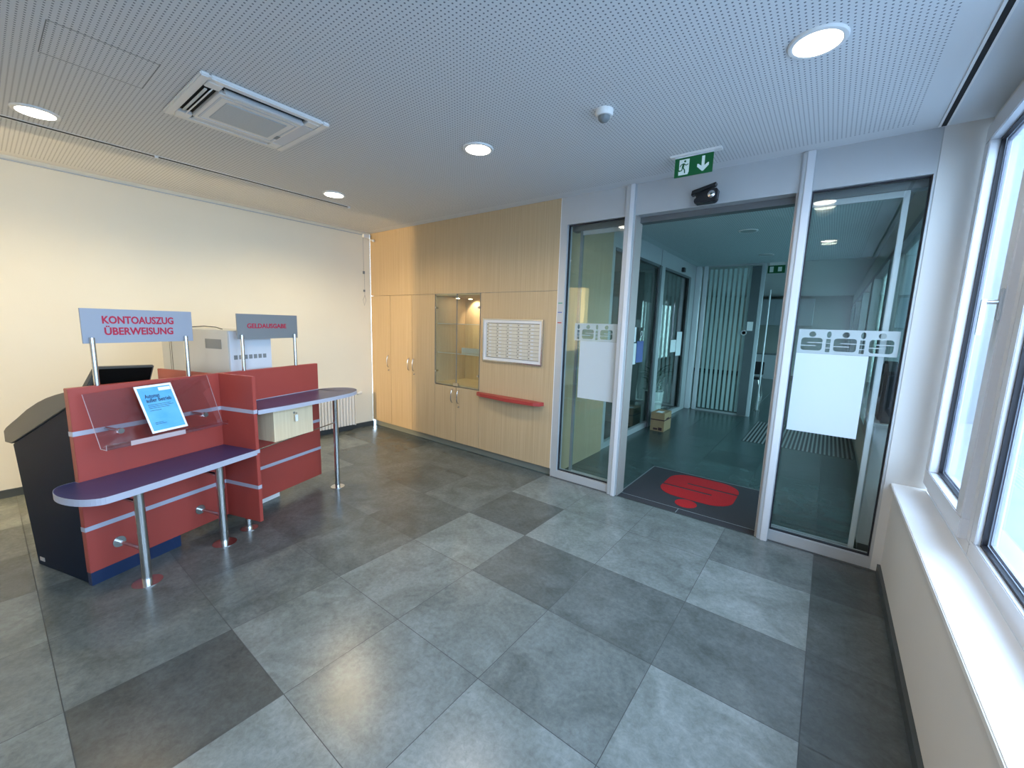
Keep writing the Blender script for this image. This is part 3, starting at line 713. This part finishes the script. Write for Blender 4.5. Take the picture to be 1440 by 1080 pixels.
build('foliage', g, M['leaf'], pt)
dk = thing('office_desk', 'dark low desk behind the near vestibule glass door', 'desk', (1.9, 1.8, 0))
build('desk_top', bx(0, .8, 0, 1.2, .70, .74), M['cap'], dk); build('side_panel', bx(0, .8, 0, .03, 0, .70), M['cap'], dk); build('side_panel', bx(0, .8, 1.17, 1.2, 0, .70), M['cap'], dk)

cbx = thing('cardboard_box', 'brown printed cardboard box on the vestibule floor beside the glass door', 'box', (3.42, 2.89, 0))
build('carton', bx(0, .22, 0, .36, 0, .30), M['cardboard'], cbx, bevel=.003)
build('printed_band', G().box(-.0005, .2205, -.0005, .36, .178, .196).box(.05, .12, -.0006, .0, .02, .05).box(.13, .19, -.0006, 0, .015, .065).box(.2195, .2206, .10, .24, .19, .215), M['cardprint'], cbx)
build('address_label', bx(.06, .16, .05, .2, .3, .3008), M['paper'], cbx)

# partition with vertical frosted strips at y = 5.33
d3 = sempty('window_5', (3.3, 5.33, 0))
build('column', G().box(.0, .10, -.03, .10, 0, H), M['alu_white'], d3, bevel=.01)
build('column', G().box(.14, .22, .0, .06, .0, H), M['alu_white'], d3, bevel=.01)
build('base_rail', G().box(.22, 1.15, -.01, .05, .0, .03).box(.22, 1.15, -.01, .05, 2.885, H), M['alu'], d3)
build('pane', bx(.22, 1.15, .018, .026, .03, 2.885), M['glass'], d3)
build('end_post', bx(1.15, 1.21, -.01, .07, 0, H), M['grille'], d3, bevel=.004)
x = .26; k = 0
while x < .98:
    w_ = .052
    g = G(); 
    zs = [.06, 1.62] if k in (2, 3, 4, 5) else [.06]
    cuts = sorted(random.uniform(.5, 1.5) for _ in range(0)) 
    build('frosted_strip', G().box(x, x+w_, .0165, .0178, .06, 2.84), M['frost_strip'], d3); x += .085; k += 1
dd = thing('dark_panel_door', 'dark glass leaf with a round handle at the end of the vestibule', 'door', (4.30, 5.29, 0))
build('leaf', bx(0, .15, 0, .02, .02, 2.86), M['office_grey'], dd)
build('pull_ring', G().lathe([(.05, 0), (.05, .01), (.034, .01), (.034, 0)], 0, 0, 22), M['alu_white'], dd, loc=(-.03, -.002, 1.62)).rotation_euler = (math.pi/2, 0, 0)
tag(build('paper_notice', bx(4.31, 4.41, 5.285, 5.289, 1.66, 1.83), M['paper'], None), 'pale blue-white notice on the dark door leaf at the end of the vestibule', 'notice')
# entrance grating
gr = thing('entrance_grating', 'dark ribbed entrance matting set in the vestibule floor', 'matting', (4.70, 3.25, 0))
build('recess', bx(0, 1.33, 0, 1.72, -.002, .001), M['grate_dark'], gr)
g = G()
for k in range(27): g.box(.012+k*.0495, .034+k*.0495, .005, 1.715, .001, .005)
build('rib_rails', g, M['grate_light'], gr)
# vestibule exit sign and pole
e2 = thing('exit_sign', 'small exit sign hanging at the far end of the vestibule', 'exit sign', (4.54, 5.34, 2.72))
build('panel', bx(0, .27, 0, .01, 0, .14), M['green'], e2); build('mount', bx(.02, .25, -.01, .02, .14, .194), M['white_plastic'], e2)
build('symbol', G().box(.03, .09, -.002, 0, .02, .12).box(.16, .22, -.002, 0, .03, .11), M['signwhite'], e2)
po = thing('vertical_pole', 'thin white vertical pole standing beyond the vestibule', 'pole', (4.53, 6.22, 0))
build('tube', G().tube([(0, 0, .0), (0, 0, 2.5)], .016, 12), M['alu_white'], po, smooth=True); build('foot', G().lathe([(.05, 0), (.05, .012), (.02, .014)], 0, 0, 18), M['steel'], po)

# vestibule right wall: dark framed tinted windows, low pale cabinet, black bag
struct('wall_vestibule_right', G().box(6.05, 6.2, .09, 5.4, 0, .45).box(6.05, 6.2, .09, 14.2, 2.62, H), M['teal_wall'])
struct('wall_hall_right', G().box(6.05, 6.2, 5.4, 14.2, 0, .45), M['teal_wall'])
w5 = sempty('window_6', (6.05, 0, 0))
g = G()
for y_, wd in ((.09, .12), (2.66, .34), (5.2, .5), (8.0, .3), (11.0, .3), (13.8, .3)): g.box(0, .12, y_, y_+wd, .45, 2.62)
g.box(0, .08, .09, 14.0, .45, .52).box(0, .08, .09, 14.0, 2.55, 2.62)
build('frame', g, M['alu_dark'], w5)
build('pane', bx(.05, .056, .2, 14.0, .5, 2.6), M['glass_teal'], w5)
bc = thing('low_cabinet', 'pale low cabinet behind the right glass panel, seen under the black bag', 'cabinet', (5.93, .30, 0))
build('body', bx(.0, .11, 0, .55, 0.06, .98), M['machine_pale'], bc); build('top', bx(-.01, .118, -.01, .56, .98, 1.0), M['alu_white'], bc); build('plinth', bx(.01, .11, .01, .54, 0, .06), M['alu_dark'], bc)
bag = G().prism([(.33, 1.003), (.82, 1.003), (.85, 1.12), (.80, 1.38), (.70, 1.45), (.45, 1.46), (.34, 1.38), (.31, 1.12)], 5.94, 6.035, 'x')
bo = thing('black_bag', 'black cloth bag standing on the low cabinet behind the right glass panel', 'bag', (0, 0, 0))
build('bag_body', bag, M['satchel'], bo, bevel=.02)
build('strap', G().tube([(5.94, .38, 1.36), (5.925, .45, 1.15), (5.925, .6, 1.08), (5.93, .74, 1.18), (5.945, .78, 1.38)], .010, 8), M['cap'], bo, smooth=True)

# hall beyond
struct('wall_hall_end', bx(-2.5, 6.3, 14.0, 14.2, 0, H+.1), M['teal_wall'])
struct('wall_hall_left', bx(-2.6, -2.45, 5.3, 14.2, 0, H+.1), M['teal_wall'])
struct('wall_hall_front', bx(-2.5, 3.3, 5.34, 5.42, 0, H+.1), M['teal_wall'])
struct('baseboard_hall', bx(-2.4, 6.0, 13.97, 14.0, 0, .12), M['black'])
cw_ = thing('wall_cupboard', 'pale grey wall cupboard far away on the end wall of the hall', 'cupboard', (3.4, 13.6, 1.9))
for k in range(3): build('door', bx(k*.55, k*.55+.54, -.02, 0, .0, .9), M['grille'], cw_)
build('carcass', bx(0, 1.65, 0, .39, 0, .9), M['grille'], cw_)
hc = thing('hall_counter', 'low pale counter against the far end wall of the hall', 'counter', (3.2, 13.3, 0))
build('body', bx(0, 1.2, 0, .6, 0, .85), M['alu_white'], hc); build('top', bx(-.02, 1.22, -.02, .62, .85, .89), M['machine_dark'], hc)
stl = thing('slanted_chair', 'metal-framed chair partly hidden behind the glass strips', 'chair', (3.95, 8.2, 0))
for (a_, b_) in (((0, 0, 0), (.1, .05, .45)), ((.4, 0, 0), (.32, .05, .45)), ((0, .42, 0), (.08, .38, .45)), ((.4, .42, 0), (.32, .38, .45))): build('leg', G().tube([a_, b_], .012, 8), M['steel'], stl)
build('seat', bx(.04, .38, .0, .42, .45, .49), M['black'], stl, bevel=.01); build('backrest', bx(.04, .38, .40, .43, .55, .88), M['black'], stl, bevel=.01)

# ---------------------------------------------------------------- self-service counter
ANG = math.radians(108.3); O = (2.232, -3.429, 0)
ct = thing('service_counter', 'red counter screen with two violet shelves, steel legs and two sign boards', 'counter', O, ANG)
# local x = along the screen, local y = -(distance towards the viewer)
def lb_(u0, u1, v0, v1, z0, z1): return bx(u0, u1, -v1, -v0, z0, z1)
TH = .038
build('screen_panel', lb_(.0, 1.815, -TH, 0, .085, 1.213), M['red'], ct, bevel=.002)
build('cross_panel', lb_(.848, .876, 0, .342, .085, 1.213), M['red'], ct, bevel=.002)
build('rear_cross_panel', lb_(.848, .876, -.70, -TH, .085, 1.205), M['red'], ct, bevel=.002)
def stripe(z, h=.028):
    g = G().box(-.0015, 1.8165, -.0015, TH+.0015, z-h/2, z+h/2).box(.8465, .8775, -.3435, 0, z-h/2, z+h/2)
    build('edge_stripe', g, M['lilac'], ct)
for z in (.948, .644, .363): stripe(z)
def shelf(outline, zt, th, name='shelf'):
    sh = build(name, G().prism([(u, -v) for u, v in outline], zt-th, zt, 'z'), M['plum'], ct)
    # edge band follows the outline as a thin shell
    n_ = len(outline); ctr = (sum(p[0] for p in outline)/n_, sum(p[1] for p in outline)/n_)
    g = G(); k = .0022
    for i in range(n_):
        p, q = outline[i], outline[(i+1) % n_]
        if abs(p[1]) < .003 and abs(q[1]) < .003: continue
        if min(abs(p[0]-.848), abs(p[0]-.876)) < .003 and abs(q[0]-p[0]) < .002: continue
        dx, dy = q[0]-p[0], q[1]-p[1]; l = math.hypot(dx, dy); nx, ny = dy/l, -dx/l
        if (p[0]-ctr[0])*nx+(p[1]-ctr[1])*ny < 0: nx, ny = -nx, -ny
        a_ = (p[0]+nx*k, p[1]+ny*k); b_ = (q[0]+nx*k, q[1]+ny*k)
        vs = [(p[0], -p[1]), (q[0], -q[1]), (b_[0], -b_[1]), (a_[0], -a_[1])]
        g.add([(x_, y_, zt-th-.0003) for x_, y_ in vs]+[(x_, y_, zt+.0003) for x_, y_ in vs], [(0, 1, 2, 3), (7, 6, 5, 4), (0, 4, 5, 1), (1, 5, 6, 2), (2, 6, 7, 3), (3, 7, 4, 0)])
    build('edge_band', g, M['lilac'], sh)
low = [(.848, .001), (.848, .350), (.55, .362), (.20, .376), (.04, .378)] + [(-.045+.0-.105*math.sin(math.radians(a_)), .17+.205*math.cos(math.radians(a_))) for a_ in range(0, 181, 9)] + [(-.03, -.035), (-.002, -.034), (-.002, .001)]
shelf(low, .660, .038, 'low_shelf')
upp = [(.876, .001), (.876, .350), (1.10, .385), (1.40, .41), (1.55, .42)] + [(1.70+.335*math.sin(math.radians(a_)), .195+.225*math.cos(math.radians(a_))) for a_ in range(12, 169, 9)] + [(1.817, -.028), (1.817, .001)]
shelf(upp, .957, .032, 'high_shelf')
def leg(u, v, z1, r=.0255, base=.075):
    l = build('leg', G().tube([(u, -v, 0), (u, -v, z1)], r, 24), M['steel'], ct, smooth=True)
    build('base_disc', G().lathe([(base, 0), (base, .004), (r+.003, .007)], u, -v, 32), M['steel'], l, smooth=True)
    return l
L1 = leg(.150, .245, .622); L2 = leg(.640, .237, .622); L3 = leg(.862, .20, .085, .022, .06); L4 = leg(1.784, .227, .925, .0235, .065)
for u, v, L_ in ((.150, .245, L1), (.640, .237, L2)):
    for z in (.217, .52):
        build('wall_bracket', G().tube([(u, -.0, z), (u, -v, z)], .011, 12).tube([(u, .0, z), (u, -.008, z)], .034, 24), M['steel'], L_, smooth=True)
build('cross_rod', G().tube([(.876, -.335, .655), (1.784, -.227, .655)], .005, 10), M['steel'], ct, smooth=True)
def sign(u0, u1, z0, z1, posts, m, lines, lab):
    sg_ = build('sign_board', lb_(u0, u1, -.030, -.022, z0, z1), m, ct, label=lab)
    for u in posts:
        build('sign_post', G().tube([(u, .014, 1.213), (u, .014, z0+.035)], .0135, 16), M['steel'], sg_, smooth=True)
    for (txt, uc, zb, size, wd) in lines:
        text_obj('lettering', txt, size, M['letter_red'], sg_, frame_mat((uc, .0215, zb), (1, 0, 0), (0, 0, 1)), width=wd)
sign(.103, .704, 1.462, 1.666, (.14, .65), M['sign_light'], [('KONTOAUSZUG', .393, 1.580, .062, .385), ('\u00dcBERWEISUNG', .393, 1.512, .062, .372)], 'light grey sign board reading KONTOAUSZUG \u00dcBERWEISUNG')
M['sign_dark'] = mat('darker_grey_sign_board', (.20, .22, .24), .45)
sign(1.037, 1.614, 1.465, 1.666, (1.066, 1.571), M['sign_dark'], [('GELDAUSGABE', 1.308, 1.553, .052, .372)], 'darker grey sign board reading GELDAUSGABE')
# acrylic brochure holder tilted against the screen
TL, TR = Vector((.040, -.045, 1.178)), Vector((.732, -.045, 1.215)); BL, BR = Vector((.046, -.15, .868)), Vector((.748, -.15, .870))
nn = Vector((0, -.94, .33)).normalized()*.005
hd = build('leaflet_holder', G().add([TL, TR, BR, BL, TL+nn, TR+nn, BR+nn, BL+nn], [(0, 1, 2, 3), (7, 6, 5, 4), (0, 4, 5, 1), (1, 5, 6, 2), (2, 6, 7, 3), (3, 7, 4, 0)]), M['acrylic'], ct, label='clear acrylic leaflet holder bolted to the red screen')
LB, LR = BL+Vector((0, -.055, -.002)), BR+Vector((0, -.055, -.002))
build('holder_lip', G().add([BL, BR, LR, LB, BL+Vector((0, 0, .005)), BR+Vector((0, 0, .005)), LR+Vector((0, 0, .005)), LB+Vector((0, 0, .005))], [(0, 1, 2, 3), (7, 6, 5, 4), (0, 4, 5, 1), (1, 5, 6, 2), (2, 6, 7, 3), (3, 7, 4, 0)])
      .box(LB.x, LR.x, LB.y-.003, LB.y+.001, LB.z, LB.z+.03), M['acrylic'], hd)
build('edge_line', G().tube([TL, BL], .0017, 6).tube([TR, BR], .0017, 6).tube([BL, LB, LB+Vector((0, 0, .03))], .0017, 6).tube([BR, LR], .0017, 6), M['acrylic_edge'], hd)
build('label_rail', G().box(.16, .46, LB.y-.006, LB.y-.003, LB.z, LB.z+.028), M['acrylic_edge'], hd)
for u in (.150, .638):
    build('bolt', G().tube([(u, 0, .952), (u, -.135, .952)], .0095, 16).tube([(u, -.128, .952), (u, -.150, .952)], .016, 20), M['steel'], hd, smooth=True)
# locker box under the high shelf
lk = build('locker', lb_(1.045, 1.432, .0, .282, .662, .924), M['birch'], ct, bevel=.001, label='pale wooden locker box under the high shelf')
build('locker_door', lb_(1.043, 1.434, .284, .302, .660, .922), M['birch'], lk, bevel=.001)
build('key', G().tube([(1.235, -.302, .865), (1.235, -.310, .865)], .010, 12).box(1.232, 1.238, -.335, -.310, .858, .872), M['steel'], lk)
build('key_tag', G().box(1.226, 1.252, -.333, -.325, .795, .85), M['paper'], lk, bevel=.003)

# out-of-order sheet
def on_holder(u, t, off):  # t: 0 bottom .. 1 top on the tilted pane
    p = BL.lerp(TL, t); q = BR.lerp(TR, t); base = p + (q-p)*((u-p.x)/(q.x-p.x)); return base + nn.normalized()*off
ox = Matrix.Rotation(ANG, 4, 'Z'); ox.translation = Vector(O)
sh = thing('out_of_order_sheet', 'blue and white sheet reading Automat au\u00dfer Betrieb in the acrylic holder', 'notice', O, ANG)
# local frame of the sheet in counter coordinates
pBL, pBR, pTL = Vector((.300, -.160, .897)), Vector((.508, -.160, .902)), Vector((.272, -.066, 1.190))
xa = (pBR-pBL).normalized(); ya = (pTL-pBL); Wd = (pBR-pBL).length; Hd = ya.length; ya = ya.normalized()
za = xa.cross(ya).normalized(); ya2 = za.cross(xa).normalized()
FM = Matrix.Identity(4)
for i in range(3): FM[i][0] = xa[i]; FM[i][1] = ya[i]; FM[i][2] = za[i]
FM.translation = pBL + za*.002
def fmo(off): m_ = FM.copy(); m_.translation = pBL+za*(.002+off); return m_
flat('paper_sheet', [[(0, 0), (Wd, 0), (Wd, Hd), (0, Hd)]], .0012, M['paper'], sh, fmo(0))
flat('blue_print', [[(.012, .014), (Wd-.012, .014), (Wd-.012, Hd-.014), (.012, Hd-.014)]], .0006, M['paper_blue'], sh, fmo(.0012))
flat('logo_field', [[(Wd*.60, Hd*.86), (Wd*.93, Hd*.86), (Wd*.93, Hd*.93), (Wd*.60, Hd*.93)]], .0004, M['paper'], sh, fmo(.0018))
def tx(s_, x_, y_, size, wd):
    text_obj('printed_text', s_, size, M['ink'], sh, fmo(.0019) @ Matrix.Translation((x_, y_, 0)), align='LEFT', width=wd, extrude=.0002)
tx('Automat', Wd*.17, Hd*.735, .034, Wd*.40); tx('au\u00dfer Betrieb', Wd*.17, Hd*.645, .034, Wd*.68)
g = G()
for k, (y_, w_) in enumerate(((.58, .62), (.545, .68), (.51, .55), (.46, .30), (.20, .22), (.17, .3))):
    flat('text_line', [[(Wd*.17, Hd*y_), (Wd*(.17+w_), Hd*y_), (Wd*(.17+w_), Hd*y_+.0028), (Wd*.17, Hd*y_+.0028)]], .0003, M['ink'], sh, fmo(.0018))

# ---------------------------------------------------------------- statement printer (left) and cash machine
kp = thing('statement_terminal', 'dark navy self-service terminal with curved grey top behind the left end of the red screen', 'terminal', O, ANG)
prof = [(-.042, 0.0), (-.60, 0.0), (-.70, .80), (-.042, 1.100)]
kb = build('housing', G().prism([(-v, z) for v, z in prof], .012, .50, 'x'), M['navy'], kp, bevel=.004)
capp = [(-.042, 1.104), (-.700, .804), (-.770, .806), (-.766, .880), (-.735, .905), (-.66, .945), (-.60, .975), (-.47, 1.045), (-.34, 1.102), (-.24, 1.138), (-.14, 1.166), (-.042, 1.189)]
build('curved_top', G().prism([(-v, z) for v, z in capp], .004, .508, 'x'), M['cap'], kp, bevel=.003)
build('plinth', G().box(.0, .50, -.0, .55, 0, .083).box(0, 0, 0, 0, 0, 0), M['navy_base'], kp) if False else build('plinth', lb_(.004, .50, -.041, -.006, 0, .083), M['navy_base'], kp)
build('rating_label', bx(.0095, .0125, .52, .57, .035, .06), M['alu'], kp)
# display hood leaning over the screen panel
g = G().add([(.170, .20, 1.17), (.515, .20, 1.17), (.500, .11, 1.298), (.190, .11, 1.312), (.165, .25, 1.17), (.520, .25, 1.17), (.505, .14, 1.302), (.186, .14, 1.318)],
            [(0, 1, 2, 3), (7, 6, 5, 4), (0, 4, 5, 1), (1, 5, 6, 2), (2, 6, 7, 3), (3, 7, 4, 0)])
dh = build('display_hood', g, M['cap'], kp, bevel=.006)
build('display_back', G().add([(.195, .190, 1.17), (.500, .190, 1.17), (.487, .112, 1.286), (.207, .112, 1.298), (.195, .200, 1.17), (.500, .200, 1.17), (.487, .122, 1.286), (.207, .122, 1.298)],
            [(0, 1, 2, 3), (7, 6, 5, 4), (0, 4, 5, 1), (1, 5, 6, 2), (2, 6, 7, 3), (3, 7, 4, 0)]), M['screen'], dh)

am = thing('cash_machine', 'tall light grey cash machine behind the red screen, seen from its rear', 'cash machine', O, ANG)
build('body', lb_(1.030, 1.412, -.93, -.122, .07, 1.530), M['machine'], am, bevel=.004)
build('rear_door', lb_(1.034, 1.408, -.121, -.112, .08, 1.522), M['machine_pale'], am, bevel=.002)
build('plinth', lb_(1.05, 1.40, -.90, -.096, 0, .07), M['white_plastic'], am)
g = G()
for k in range(7): g.box(1.062+k*.0435, 1.062+k*.0435+.031, .1105, .112, 1.295, 1.330)
build('vent_slots', g, M['machine_dark'], am)
build('side_grille', bx(1.0285, 1.0305, .20, .385, 1.378, 1.456), M['machine_dark'], am)
build('side_seam', G().box(1.0285, 1.0305, .80, .806, .1, 1.52).box(1.0285, 1.0305, .825, .828, .1, 1.52), M['cap'], am)
build('cable', G().tube([(1.03, .55, 1.545), (1.04, .40, 1.556), (1.05, .28, 1.552), (1.06, .22, 1.538)], .0035, 8), M['black'], am)
